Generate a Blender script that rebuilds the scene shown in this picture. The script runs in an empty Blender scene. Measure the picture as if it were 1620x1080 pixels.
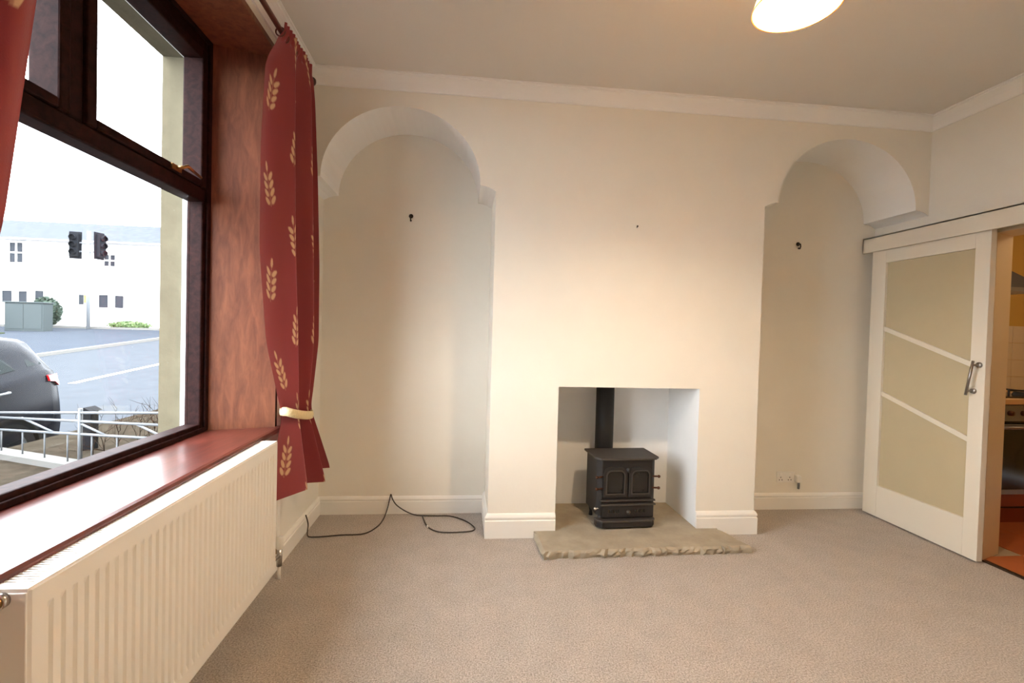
import bpy, bmesh, math, random
import numpy as np
from mathutils import Vector, Matrix

S = bpy.context.scene
COL = S.collection
PI = math.pi
random.seed(7)

# ------------------------------------------------------------------ camera
CAM_H, F_PX, YAW, PITCH, ROLL = 1.335, 755.0, 0.102, 0.020, 0.027
cam = bpy.data.cameras.new('camera'); cam_o = bpy.data.objects.new('camera', cam); COL.objects.link(cam_o)
cam.sensor_fit = 'HORIZONTAL'; cam.sensor_width = 36.0; cam.lens = F_PX / 1620 * 36.0
cam.clip_start = 0.02; cam.clip_end = 400
fw = Vector((math.sin(YAW) * math.cos(PITCH), math.cos(YAW) * math.cos(PITCH), -math.sin(PITCH)))
r0 = Vector((math.cos(YAW), -math.sin(YAW), 0)); u0 = r0.cross(fw)
rt = r0 * math.cos(ROLL) + u0 * math.sin(ROLL); up = u0 * math.cos(ROLL) - r0 * math.sin(ROLL)
m = Matrix((rt, up, -fw)).transposed().to_4x4(); m.translation = (0, 0, CAM_H)
cam_o.matrix_world = m
S.camera = cam_o

# ------------------------------------------------------------------ sky, exposure
w = bpy.data.worlds.new('overcast_sky'); S.world = w; w.use_nodes = True
bg = w.node_tree.nodes['Background']
bg.inputs[0].default_value = (0.88, 0.94, 1.0, 1); bg.inputs[1].default_value = 11.0
S.view_settings.view_transform = 'Standard'; S.view_settings.look = 'None'
S.view_settings.gamma = 1; S.view_settings.use_curve_mapping = False
S.view_settings.exposure = 0.6
BULB_W, KITCHEN_W = 64.0, 7.0

# ------------------------------------------------------------------ room numbers (metres)
XL, XR, YB, YA, YF, ZC = -1.0, 3.233, 3.062, 3.50, -0.45, 2.894
XB0, XB1 = 0.185, 2.010            # chimney breast
FX0, FX1, FZ, FY, HZ = 0.628, 1.592, 0.986, 3.533, 0.047

# ------------------------------------------------------------------ materials
def lin(r, g, b):
    f = lambda c: (c / 255 / 12.92) if c / 255 <= .04045 else ((c / 255 + .055) / 1.055) ** 2.4
    return (f(r), f(g), f(b), 1)

class NT:
    def __init__(s, name):
        s.m = bpy.data.materials.new(name); s.m.use_nodes = True; s.t = s.m.node_tree
        s.b = s.t.nodes['Principled BSDF']; s.out = s.t.nodes['Material Output']
    def n(s, kind, **kw):
        x = s.t.nodes.new(kind)
        for k, v in kw.items():
            if k in x.inputs: x.inputs[k].default_value = v
            else: setattr(x, k, v)
        return x
    def l(s, a, b): s.t.links.new(a, b)

def mat(name, c, rough=.6, metal=0, noise=0, scale=20, bump=0, bscale=60, stretch=(1, 1, 1), spec=None, coat=0):
    q = NT(name); b = q.b
    b.inputs['Base Color'].default_value = c; b.inputs['Roughness'].default_value = rough; b.inputs['Metallic'].default_value = metal
    if spec is not None: b.inputs['Specular IOR Level'].default_value = spec
    if coat: b.inputs['Coat Weight'].default_value = coat; b.inputs['Coat Roughness'].default_value = .12
    if noise or bump:
        tc = q.n('ShaderNodeTexCoord'); mp = q.n('ShaderNodeMapping'); mp.inputs['Scale'].default_value = stretch
        q.l(tc.outputs['Object'], mp.inputs['Vector'])
    if noise:
        nz = q.n('ShaderNodeTexNoise', Scale=scale, Detail=6.0, Roughness=.6); q.l(mp.outputs[0], nz.inputs['Vector'])
        rp = q.n('ShaderNodeValToRGB')
        rp.color_ramp.elements[0].position = .3; rp.color_ramp.elements[1].position = .7
        rp.color_ramp.elements[0].color = tuple(x * (1 - noise) for x in c[:3]) + (1,)
        rp.color_ramp.elements[1].color = tuple(min(1, x * (1 + noise)) for x in c[:3]) + (1,)
        q.l(nz.outputs['Fac'], rp.inputs[0]); q.l(rp.outputs[0], b.inputs['Base Color'])
    if bump:
        n2 = q.n('ShaderNodeTexNoise', Scale=bscale, Detail=4.0); q.l(mp.outputs[0], n2.inputs['Vector'])
        bp = q.n('ShaderNodeBump', Strength=bump, Distance=.01); q.l(n2.outputs['Fac'], bp.inputs['Height']); q.l(bp.outputs[0], b.inputs['Normal'])
    return q.m

def wood(name, c1, c2, rough, stretch, scale=9, coat=0, spec=.5):
    q = NT(name); q.b.inputs['Specular IOR Level'].default_value = spec
    tc = q.n('ShaderNodeTexCoord'); mp = q.n('ShaderNodeMapping'); mp.inputs['Scale'].default_value = stretch
    q.l(tc.outputs['Object'], mp.inputs['Vector'])
    n1 = q.n('ShaderNodeTexNoise', Scale=scale, Detail=8.0, Roughness=.65, Distortion=.6); q.l(mp.outputs[0], n1.inputs['Vector'])
    rp = q.n('ShaderNodeValToRGB'); rp.color_ramp.elements[0].position = .32; rp.color_ramp.elements[1].position = .72
    rp.color_ramp.elements[0].color = c1; rp.color_ramp.elements[1].color = c2
    q.l(n1.outputs['Fac'], rp.inputs[0]); q.l(rp.outputs[0], q.b.inputs['Base Color'])
    q.b.inputs['Roughness'].default_value = rough
    if coat: q.b.inputs['Coat Weight'].default_value = coat; q.b.inputs['Coat Roughness'].default_value = .2
    bp = q.n('ShaderNodeBump', Strength=.08, Distance=.01); q.l(n1.outputs['Fac'], bp.inputs['Height']); q.l(bp.outputs[0], q.b.inputs['Normal'])
    return q.m

def glass(name, tint=(1, 1, 1, 1), gloss=.06):
    q = NT(name); q.t.nodes.remove(q.b)
    tr = q.n('ShaderNodeBsdfTransparent'); tr.inputs[0].default_value = tint
    gl = q.n('ShaderNodeBsdfGlossy'); gl.inputs['Roughness'].default_value = .02
    lw = q.n('ShaderNodeLayerWeight'); lw.inputs['Blend'].default_value = .5
    pw = q.n('ShaderNodeMath', operation='POWER'); pw.inputs[1].default_value = 5.0; q.l(lw.outputs['Facing'], pw.inputs[0])
    ma = q.n('ShaderNodeMath', operation='MULTIPLY_ADD'); ma.inputs[1].default_value = .5; ma.inputs[2].default_value = .02; q.l(pw.outputs[0], ma.inputs[0])
    mx = q.n('ShaderNodeMixShader'); q.l(ma.outputs[0], mx.inputs[0]); q.l(tr.outputs[0], mx.inputs[1]); q.l(gl.outputs[0], mx.inputs[2])
    q.l(mx.outputs[0], q.out.inputs['Surface']); return q.m

def emit(name, c, s):
    q = NT(name); q.b.inputs['Base Color'].default_value = c
    q.b.inputs['Emission Color'].default_value = c; q.b.inputs['Emission Strength'].default_value = s; return q.m

def translucent(name, c, fac=.5):
    q = NT(name); q.t.nodes.remove(q.b)
    d = q.n('ShaderNodeBsdfDiffuse'); d.inputs[0].default_value = c
    t = q.n('ShaderNodeBsdfTranslucent'); t.inputs[0].default_value = c
    mx = q.n('ShaderNodeMixShader'); mx.inputs[0].default_value = fac
    q.l(d.outputs[0], mx.inputs[1]); q.l(t.outputs[0], mx.inputs[2]); q.l(mx.outputs[0], q.out.inputs['Surface']); return q.m

def carpet_mat():
    q = NT('carpet'); tc = q.n('ShaderNodeTexCoord')
    a = q.n('ShaderNodeTexNoise', Scale=150.0, Detail=4.0, Roughness=.75); q.l(tc.outputs['Object'], a.inputs['Vector'])
    b = q.n('ShaderNodeTexNoise', Scale=7.0, Detail=5.0, Roughness=.65); q.l(tc.outputs['Object'], b.inputs['Vector'])
    r1 = q.n('ShaderNodeValToRGB'); e = r1.color_ramp.elements
    e[0].position = .33; e[1].position = .67; e[0].color = lin(118, 104, 91); e[1].color = lin(220, 208, 195)
    q.l(a.outputs['Fac'], r1.inputs[0])
    r2 = q.n('ShaderNodeValToRGB'); e = r2.color_ramp.elements; e[0].position = .3; e[1].position = .7
    e[0].color = (.86, .86, .86, 1); e[1].color = (1.0, 1.0, 1.0, 1)
    q.l(b.outputs['Fac'], r2.inputs[0])
    mx = q.n('ShaderNodeMix', data_type='RGBA', blend_type='MULTIPLY'); mx.inputs[0].default_value = 1
    q.l(r1.outputs[0], mx.inputs[6]); q.l(r2.outputs[0], mx.inputs[7]); q.l(mx.outputs[2], q.b.inputs['Base Color'])
    q.b.inputs['Roughness'].default_value = 1; q.b.inputs['Specular IOR Level'].default_value = .05
    q.b.inputs['Sheen Weight'].default_value = .25; q.b.inputs['Sheen Roughness'].default_value = .6
    bp = q.n('ShaderNodeBump', Strength=.7, Distance=.006); q.l(a.outputs['Fac'], bp.inputs['Height']); q.l(bp.outputs[0], q.b.inputs['Normal'])
    return q.m

def fabric_mat():
    q = NT('red_fabric'); at = q.n('ShaderNodeAttribute'); at.attribute_name = 'print'
    tc = q.n('ShaderNodeTexCoord'); nz = q.n('ShaderNodeTexNoise', Scale=300.0, Detail=2.0); q.l(tc.outputs['Object'], nz.inputs['Vector'])
    mx = q.n('ShaderNodeMix', data_type='RGBA'); q.l(at.outputs['Fac'], mx.inputs[0])
    mx.inputs[6].default_value = lin(142, 46, 50); mx.inputs[7].default_value = lin(214, 172, 130)
    q.l(mx.outputs[2], q.b.inputs['Base Color']); q.b.inputs['Roughness'].default_value = .55
    q.b.inputs['Sheen Weight'].default_value = .3
    bp = q.n('ShaderNodeBump', Strength=.12, Distance=.003); q.l(nz.outputs['Fac'], bp.inputs['Height']); q.l(bp.outputs[0], q.b.inputs['Normal'])
    tl = q.n('ShaderNodeBsdfTranslucent'); q.l(mx.outputs[2], tl.inputs[0])
    ms = q.n('ShaderNodeMixShader'); ms.inputs[0].default_value = .07
    q.l(q.b.outputs[0], ms.inputs[1]); q.l(tl.outputs[0], ms.inputs[2]); q.l(ms.outputs[0], q.out.inputs['Surface'])
    return q.m

M = {}
M['wall'] = mat('cream_wall', lin(238, 232, 219), .85, noise=.02, scale=3, bump=.05, bscale=40)
M['ceil'] = mat('ceiling_paint', lin(226, 221, 214), .9, noise=.015, scale=2, bump=.04, bscale=60)
M['white'] = mat('white_gloss_paint', lin(242, 238, 230), .35)
M['door_paint'] = mat('cream_door_paint', lin(226, 217, 200), .4)
M['cove'] = mat('cove_white', lin(246, 244, 240), .7)
M['fireback'] = mat('fireplace_plaster', lin(240, 239, 236), .85, noise=.02, scale=6, bump=.06, bscale=30)
M['carpet'] = carpet_mat()
M['mahogany'] = wood('mahogany_sill', lin(74, 32, 25), lin(112, 54, 42), .3, (6, 1, 6), 5, .15)
M['reveal'] = wood('reveal_panel_wood', lin(104, 60, 42), lin(144, 90, 62), .5, (5, 5, 1), 6)
M['frame'] = wood('dark_window_wood', lin(30, 17, 17), lin(54, 31, 28), .6, (4, 4, 4), 8, spec=.08)
M['pole'] = mat('pole_wood', lin(92, 36, 24), .35, noise=.15, scale=15)
M['finial'] = mat('finial_wood', lin(66, 34, 24), .35)
M['fabric'] = fabric_mat()
M['hem'] = mat('curtain_lining', lin(226, 200, 160), .8)
M['rope'] = mat('tieback_rope', lin(232, 210, 160), .8, noise=.12, scale=120, bump=.4, bscale=150)
M['rad'] = mat('radiator_enamel', lin(244, 238, 228), .3)
M['chrome'] = mat('chrome', lin(200, 196, 190), .22, 1)
M['brass'] = mat('brass_vent', lin(170, 130, 80), .35, 1)
M['iron'] = mat('cast_iron', lin(42, 39, 38), .55, .2, noise=.15, scale=60, bump=.15, bscale=200)
M['iron_top'] = mat('cast_iron_top', lin(70, 64, 60), .5, .2, noise=.12, scale=40, bump=.1, bscale=200)
M['stove_glass'] = mat('sooty_glass', lin(30, 28, 26), .12, noise=.4, scale=9)
M['knob'] = mat('copper_knob', lin(96, 62, 48), .3, .8)
M['flue'] = mat('flue_enamel', lin(24, 23, 22), .6, 0)
M['stone_hearth'] = mat('hearth_stone', lin(164, 153, 134), .85, noise=.16, scale=7, bump=.35, bscale=35)
M['cable'] = mat('black_cable', lin(64, 54, 46), .5)
M['hook'] = mat('dark_hook', lin(48, 38, 32), .45, .5)
M['plastic'] = mat('white_plastic', lin(238, 234, 226), .35)
M['frost'] = mat('frosted_glass', lin(192, 178, 146), .3, noise=.03, scale=4, spec=.6)
M['steel'] = mat('brushed_steel', lin(150, 146, 142), .35, .9)
M['shade'] = translucent('lamp_shade_paper', lin(214, 180, 132), .14)
M['bulb'] = emit('warm_bulb', (1, .78, .5, 1), 30)
M['glass'] = glass('window_glass')
M['sash_seal'] = mat('white_mastic', lin(240, 242, 244), .6)
M['sandstone'] = mat('sandstone', lin(98, 92, 76), .95, spec=.05, noise=.14, scale=6, bump=.3, bscale=25)
# kitchen
M['yellow'] = mat('kitchen_yellow', lin(206, 166, 84), .8)
M['jamb'] = mat('cream_gloss_lining', lin(226, 204, 168), .45)
M['tile'] = mat('cream_tile', lin(222, 206, 180), .3)
M['grout'] = mat('grout', lin(176, 160, 136), .9)
M['ktile'] = mat('terracotta_floor', lin(178, 100, 58), .45, noise=.12, scale=5)
M['worktop'] = mat('beech_worktop', lin(210, 168, 112), .5)
M['unit'] = mat('cherry_unit', lin(132, 56, 34), .45)
M['black'] = mat('black_enamel', lin(22, 20, 20), .15)
M['grey'] = mat('silver_grey', lin(140, 140, 142), .35, .6)
M['hood'] = mat('hood_grey', lin(92, 88, 86), .4, .3)
M['strip'] = mat('threshold_strip', lin(70, 56, 44), .4, .5)
# street
M['tarmac'] = mat('tarmac', lin(62, 65, 69), 1, spec=.0, noise=.08, scale=3)
M['pave'] = mat('far_pavement', lin(55, 59, 65), 1, spec=.0, noise=.08, scale=2)
M['kerb'] = mat('kerb_stone', lin(96, 95, 92), 1, spec=.05)
M['paint'] = mat('road_paint', lin(250, 250, 250), .7)
M['render'] = mat('white_render', lin(240, 238, 234), .9)
M['slate'] = mat('slate_roof', lin(68, 71, 75), 1, spec=.0, noise=.12, scale=4)
M['pane'] = mat('house_pane', lin(26, 31, 38), .6, spec=.2)
M['green_box'] = mat('cabinet_green', lin(58, 64, 65), .8, spec=.1)
M['leaf'] = mat('bush_leaf', lin(34, 50, 38), .8, noise=.3, scale=8)
M['hedge'] = mat('hedge_leaf', lin(74, 92, 52), .8, noise=.3, scale=10)
M['dark'] = mat('signal_black', lin(20, 22, 26), .8, spec=.1)
M['galv'] = mat('galvanised', lin(118, 122, 126), .5, .3)
M['yellow_sign'] = mat('yellow_notice', lin(170, 140, 40), .6)
M['car'] = mat('car_paint', lin(12, 16, 24), .25, 0, spec=.06)
M['car_glass'] = mat('car_glass', lin(26, 34, 35), .25, spec=.06)
M['red_lens'] = mat('red_lens', lin(150, 14, 18), .15)
M['tyre'] = mat('tyre', lin(12, 12, 13), .9, spec=.05)
M['soil'] = mat('garden_soil', lin(50, 45, 38), 1, spec=.0, noise=.3, scale=9, bump=.5, bscale=20)
M['rail'] = mat('white_rail', lin(92, 95, 98), .5, spec=.3)
M['twig'] = mat('twig_bark', lin(54, 46, 39), 1, spec=.0)
M['drystone'] = mat('field_stone', lin(52, 49, 46), 1, spec=.0, noise=.2, scale=5)
M['grass'] = mat('verge_grass', lin(56, 62, 46), 1, spec=.0, noise=.2, scale=20)

# ------------------------------------------------------------------ mesh helpers
class MB:
    def __init__(s): s.v = []; s.f = []; s.sm = []
    def add(s, vs, fs, smooth=False):
        o = len(s.v); s.v += [tuple(v) for v in vs]; s.f += [tuple(i + o for i in f) for f in fs]; s.sm += [smooth] * len(fs); return s
    def box(s, x0, x1, y0, y1, z0, z1, mt=None):
        vs = [(x, y, z) for z in (z0, z1) for y in (y0, y1) for x in (x0, x1)]
        if mt: vs = [mt @ Vector(v) for v in vs]
        return s.add(vs, [(0, 2, 3, 1), (4, 5, 7, 6), (0, 1, 5, 4), (2, 6, 7, 3), (0, 4, 6, 2), (1, 3, 7, 5)])
    def prism(s, poly, axis, a, b):
        """poly: 2D points, extruded along axis from a to b; for 'x': (y,z), 'y': (x,z), 'z': (x,y)"""
        mk = {'x': lambda p, t: (t, p[0], p[1]), 'y': lambda p, t: (p[0], t, p[1]), 'z': lambda p, t: (p[0], p[1], t)}[axis]
        n = len(poly); vs = [mk(p, a) for p in poly] + [mk(p, b) for p in poly]
        fs = [tuple(range(n)), tuple(range(2 * n - 1, n - 1, -1))] + [(i, i + n, (i + 1) % n + n, (i + 1) % n) for i in range(n)]
        return s.add(vs, fs)
    def tube(s, pts, r, n=8, caps=True):
        pts = [Vector(p) for p in pts]; rs = r if isinstance(r, (list, tuple)) else [r] * len(pts)
        vs = []; fs = []; prev = None
        for i, p in enumerate(pts):
            d = (pts[min(i + 1, len(pts) - 1)] - pts[max(i - 1, 0)]).normalized()
            if prev is None:
                a = Vector((0, 0, 1)) if abs(d.z) < .9 else Vector((1, 0, 0)); x = d.cross(a).normalized()
            else: x = (prev - d * prev.dot(d)).normalized()
            prev = x; y = d.cross(x)
            for k in range(n):
                t = 2 * PI * k / n; vs.append(p + (x * math.cos(t) + y * math.sin(t)) * rs[i])
        for i in range(len(pts) - 1):
            for k in range(n): fs.append((i * n + k, i * n + (k + 1) % n, (i + 1) * n + (k + 1) % n, (i + 1) * n + k))
        s.add(vs, fs, True)
        if caps:
            o = len(s.v) - len(vs); s.f += [tuple(o + k for k in range(n - 1, -1, -1)), tuple(o + (len(pts) - 1) * n + k for k in range(n))]; s.sm += [False, False]
        return s
    def lathe(s, prof, c=(0, 0, 0), axis='z', n=24, caps=False):
        mk = {'z': lambda r, h, t: (r * math.cos(t), r * math.sin(t), h), 'x': lambda r, h, t: (h, r * math.cos(t), r * math.sin(t)), 'y': lambda r, h, t: (r * math.sin(t), h, r * math.cos(t))}[axis]
        vs = [tuple(a + b for a, b in zip(mk(r, h, 2 * PI * k / n), c)) for r, h in prof for k in range(n)]
        fs = [(i * n + k, i * n + (k + 1) % n, (i + 1) * n + (k + 1) % n, (i + 1) * n + k) for i in range(len(prof) - 1) for k in range(n)]
        s.add(vs, fs, True)
        if caps:
            o = len(s.v) - len(vs); s.f += [tuple(o + k for k in range(n - 1, -1, -1)), tuple(o + (len(prof) - 1) * n + k for k in range(n))]; s.sm += [False, False]
        return s
    def ball(s, c, r, n=12, sc=(1, 1, 1)):
        prof = [(r * math.sin(PI * i / n) * 1.0 + 1e-5, -r * math.cos(PI * i / n)) for i in range(n + 1)]
        q = MB().lathe(prof, (0, 0, 0), 'z', n * 2)
        return s.add([(c[0] + v[0] * sc[0], c[1] + v[1] * sc[1], c[2] + v[2] * sc[2]) for v in q.v], q.f, True)
    def sphere_caps(s): return s
    def build(s, name, material, parent=None, bevel=0, fix=True, loc=None):
        me = bpy.data.meshes.new(name); me.from_pydata(s.v, [], s.f)
        for i, p in enumerate(me.polygons): p.use_smooth = s.sm[i]
        if fix:
            bm = bmesh.new(); bm.from_mesh(me); bmesh.ops.recalc_face_normals(bm, faces=bm.faces); bm.to_mesh(me); bm.free()
        me.materials.append(M[material] if isinstance(material, str) else material)
        o = bpy.data.objects.new(name, me); COL.objects.link(o)
        if parent is not None:
            o.parent = parent; o.matrix_parent_inverse = parent_inv(parent)
        if bevel:
            bv = o.modifiers.new('bevel', 'BEVEL'); bv.width = bevel; bv.segments = 2; bv.limit_method = 'ANGLE'; bv.angle_limit = math.radians(40)
        return o

def parent_inv(p):
    mt = Matrix.LocRotScale(p.location, p.rotation_euler, p.scale)
    if p.parent: return Matrix.Identity(4)
    return mt.inverted() if not p.get('local_parts') else Matrix.Identity(4)

def thing(name, label, cat, loc=(0, 0, 0), rz=0, group=None, local=False):
    o = bpy.data.objects.new(name, None); COL.objects.link(o); o.location = loc; o.rotation_euler = (0, 0, rz); o.empty_display_size = .1
    if local: o['local_parts'] = 1
    return tag(o, label, cat, group)
def tag(o, label, cat, group=None):
    o['label'] = label; o['category'] = cat
    if group: o['group'] = group
    return o
def struct(o, label=None, cat=None):
    o['kind'] = 'structure'
    if label: o['label'] = label
    if cat: o['category'] = cat
    return o
def box(name, material, parent, *a, bevel=0):
    return MB().box(*a).build(name, material, parent, bevel)

# ================================================================== SETTING
struct(box('floor', 'carpet', None, XL, XR, YF, YA, -.06, 0), 'mottled beige-brown carpet over the whole room floor', 'carpet')
struct(box('ceiling', 'ceil', None, XL - .3, XR + .2, YF - .1, YA + .1, ZC, ZC + .1), 'plain off-white ceiling', 'ceiling')
struct(box('wall_front', 'wall', None, XL - .3, XR + .2, YF - .1, YF, 0, ZC), 'plain cream wall facing the fireplace', 'wall')
# left wall round the window hole
WY0, WY1, WZ0, WZ1 = .76, 2.70, .755, 2.765
wl = MB()
wl.box(-1.30, XL, YF, WY0, 0, ZC).box(-1.30, XL, WY1, YA + .1, 0, ZC).box(-1.30, XL, WY0, WY1, 0, WZ0).box(-1.30, XL, WY0, WY1, WZ1, ZC)
struct(wl.build('wall_left', 'wall'), 'cream plaster wall with the deep window recess', 'wall')
st = MB()
SY0, SY1, SZ0, SZ1 = .82, 2.65, .60, 2.70
st.box(-1.57, -1.43, -3, SY0, -.6, 4).box(-1.57, -1.43, SY1, 9, -.6, 4).box(-1.57, -1.43, SY0, SY1, -.6, SZ0).box(-1.57, -1.43, SY0, SY1, SZ1, 4)
st.box(-1.43, -1.30, -3, WY0 + .02, -.6, 4).box(-1.43, -1.30, WY1 - .02, 9, -.6, 4).box(-1.43, -1.30, WY0, WY1, WZ1, 4).box(-1.43, -1.30, WY0, WY1, -.6, WZ0 - .02)
struct(st.build('wall_outside', 'sandstone'), 'weathered sandstone outside wall seen as a jamb through the window', 'wall')
# right wall
OY0, OY1, OZ = 1.72, 2.63, 2.04
wr = MB()
wr.box(XR, XR + .20, YF, OY0, 0, ZC).prism([(XR, OY1), (XR + .20, OY1 + .075), (XR + .20, YA + .1), (XR, YA + .1)], 'z', 0, ZC).prism([(XR, OY0), (XR + .20, OY0), (XR + .20, OY1 + .075), (XR, OY1)], 'z', OZ, ZC)
struct(wr.build('wall_right', 'wall'), 'cream plaster wall with the kitchen doorway', 'wall')

# back wall: breast, arched alcoves, firebox
def arch_profile(x0, x1, led=.10, zs=2.262, zl=2.228, zt=2.722, n=36):
    a, b = x0 + led, x1 - led; c = (a + b) / 2; hw = (b - a) / 2
    pts = [(x0, zl), (x0 + led * .35, zl + .020), (x0 + led * .7, zl + .031)]
    pts += [(c - hw * math.cos(PI * i / n), zs + (zt - zs) * math.sin(PI * i / n)) for i in range(n + 1)]
    pts += [(x1 - led * .7, zl + .031), (x1 - led * .35, zl + .020), (x1, zl)]
    return pts
wb = MB(); sf = MB()
q4 = lambda mb, a, b, c, d, sm=False: mb.add([a, b, c, d], [(0, 1, 2, 3)], sm)
for x0, x1 in ((XL, XB0), (XB1, XR)):
    P = arch_profile(x0, x1)
    for (xa, za), (xb, zb) in zip(P, P[1:]):
        q4(wb, (xa, YB, za), (xb, YB, zb), (xb, YB, ZC), (xa, YB, ZC))
        q4(sf, (xa, YB, za), (xa, YA, za), (xb, YA, zb), (xb, YB, zb))
    q4(wb, (x0, YA, 0), (x1, YA, 0), (x1, YA, ZC), (x0, YA, ZC))
zl = 2.228
q4(wb, (XB0, YB, 0), (XB0, YA, 0), (XB0, YA, zl), (XB0, YB, zl)); q4(wb, (XB1, YB, 0), (XB1, YA, 0), (XB1, YA, zl), (XB1, YB, zl))
q4(wb, (XB0, YB, 0), (FX0, YB, 0), (FX0, YB, FZ), (XB0, YB, FZ)); q4(wb, (FX1, YB, 0), (XB1, YB, 0), (XB1, YB, FZ), (FX1, YB, FZ))
q4(wb, (XB0, YB, FZ), (XB1, YB, FZ), (XB1, YB, zl), (XB0, YB, zl)); q4(wb, (XB0, YB, zl), (XB1, YB, zl), (XB1, YB, ZC), (XB0, YB, ZC))
wbo = struct(wb.build('wall_back', 'wall', fix=False), 'cream chimney breast between two arched alcoves', 'wall')
sfo = sf.build('arch_soffit', 'cove', wbo, fix=False); sfo['label'] = 'white undersides of the two alcove arches'
fb = MB()
q4(fb, (FX0, YB, 0), (FX0, FY, 0), (FX0, FY, FZ), (FX0, YB, FZ)); q4(fb, (FX1, YB, 0), (FX1, FY, 0), (FX1, FY, FZ), (FX1, YB, FZ))
q4(fb, (FX0, FY, 0), (FX1, FY, 0), (FX1, FY, FZ), (FX0, FY, FZ)); q4(fb, (FX0, YB, FZ), (FX1, YB, FZ), (FX1, FY, FZ), (FX0, FY, FZ))
fbo = fb.build('fireplace_recess', 'fireback', wbo, fix=False); fbo['label'] = 'off-white plastered fireplace opening'

# coving, one mitred run for each wall
COVE = [(0, -.081), (.010, -.081), (.012, -.072), (.020, -.058), (.034, -.040), (.052, -.026), (.068, -.018), (.074, -.016), (.076, -.008), (.088, -.008), (.088, 0), (0, 0)]
def run(name, prof, p0, p1, nrm, m0, m1, z, material, lab, cat):
    """profile (out, up) swept from p0 to p1; m0/m1 = +1 inner mitre, -1 outer mitre, 0 square"""
    p0, p1, nrm = Vector(p0), Vector(p1), Vector(nrm); d = (p1 - p0).normalized(); vs = []
    for pt, sg in ((p0, m0), (p1, -m1)):
        for o, u in prof:
            q = pt + nrm * o + d * o * sg; vs.append((q.x, q.y, z + u))
    n = len(prof); fs = [tuple(range(n)), tuple(range(2 * n - 1, n - 1, -1))] + [(i, i + n, (i + 1) % n + n, (i + 1) % n) for i in range(n)]
    return struct(MB().add(vs, fs).build(name, material), lab, cat)
run('trim_1', COVE, (XL, YB), (XR, YB), (0, -1), 1, 1, ZC, 'cove', 'white coving above the chimney breast wall', 'coving')
run('trim_2', COVE, (XL, YF), (XL, YB), (1, 0), 1, 1, ZC, 'cove', 'white coving above the window wall', 'coving')
run('trim_3', COVE, (XR, YB), (XR, YF), (-1, 0), 1, 1, ZC, 'cove', 'white coving above the sliding door wall', 'coving')
run('trim_4', COVE, (XR, YF), (XL, YF), (0, 1), 1, 1, ZC, 'cove', 'white coving behind the viewer', 'coving')
SK = [(0, 0), (.019, 0), (.019, .112), (.014, .117), (.014, .121), (.018, .126), (.018, .136), (.012, .148), (.006, .156), (0, .158)]
SKL = [(o_, u_ * .80) for o_, u_ in SK]
run('baseboard_left', SKL, (XL, YF), (XL, YA), (1, 0), 0, 1, 0, 'white', 'white skirting board under the window wall', 'skirting')
run('baseboard_alcove_left', SKL, (XL, YA), (XB0, YA), (0, -1), 1, 1, 0, 'white', 'white skirting board across the alcove by the curtain', 'skirting')
run('baseboard_breast_left', SK, (XB0, YA), (XB0, YB), (-1, 0), 1, -1, 0, 'white', 'white skirting return on the window side of the chimney breast', 'skirting')
run('baseboard_breast_front_left', SK, (XB0, YB), (FX0, YB), (0, -1), -1, 0, 0, 'white', 'white skirting on the breast face left of the stove', 'skirting')
run('baseboard_breast_front_right', SK, (FX1, YB), (XB1, YB), (0, -1), 0, -1, 0, 'white', 'white skirting on the breast face right of the stove', 'skirting')
run('baseboard_breast_right', SK, (XB1, YB), (XB1, YA), (1, 0), -1, 1, 0, 'white', 'white skirting return on the door side of the chimney breast', 'skirting')
run('baseboard_alcove_right', SKL, (XB1, YA), (XR, YA), (0, -1), 1, 1, 0, 'white', 'white skirting board across the alcove by the sliding door', 'skirting')
run('baseboard_right', SK, (XR, OY0 - .06), (XR, YF), (-1, 0), 0, 0, 0, 'white', 'white skirting on the door wall near the viewer', 'skirting')

# ------------------------------------------------------------------ window
FX = -1.30
win = struct(thing('window_1', 'dark stained timber window in a deep wood-lined recess', 'window', (FX, 1.73, .79)))
fr = MB()
GY0, GY1 = .94, 2.522
fr.box(-1.375, FX, GY1, 2.60, .79, 2.765).box(-1.375, FX, .86, GY0, .79, 2.765)
fr.box(-1.375, FX, GY0, GY1, .79, .832).box(-1.375, FX, GY0, GY1, 2.66, 2.765)
fr.build('frame', 'frame', win, .006)
box('bead', 'frame', win, FX, FX + .012, .90, 2.56, .79, .812, bevel=.004)
box('bead', 'frame', win, FX, FX + .012, 2.548, 2.585, .79, 2.75, bevel=.005)
box('bead', 'frame', win, FX, FX + .012, .875, .91, .79, 2.75, bevel=.005)
box('bead', 'frame', win, FX, FX + .012, .90, 2.56, 2.72, 2.75, bevel=.005)
box('transom', 'frame', win, -1.375, FX + .01, GY0, GY1, 1.935, 2.0, bevel=.008)
box('mullion', 'frame', win, -1.375, FX + .004, 1.70, 1.768, 2.0, 2.66, bevel=.006)
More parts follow.
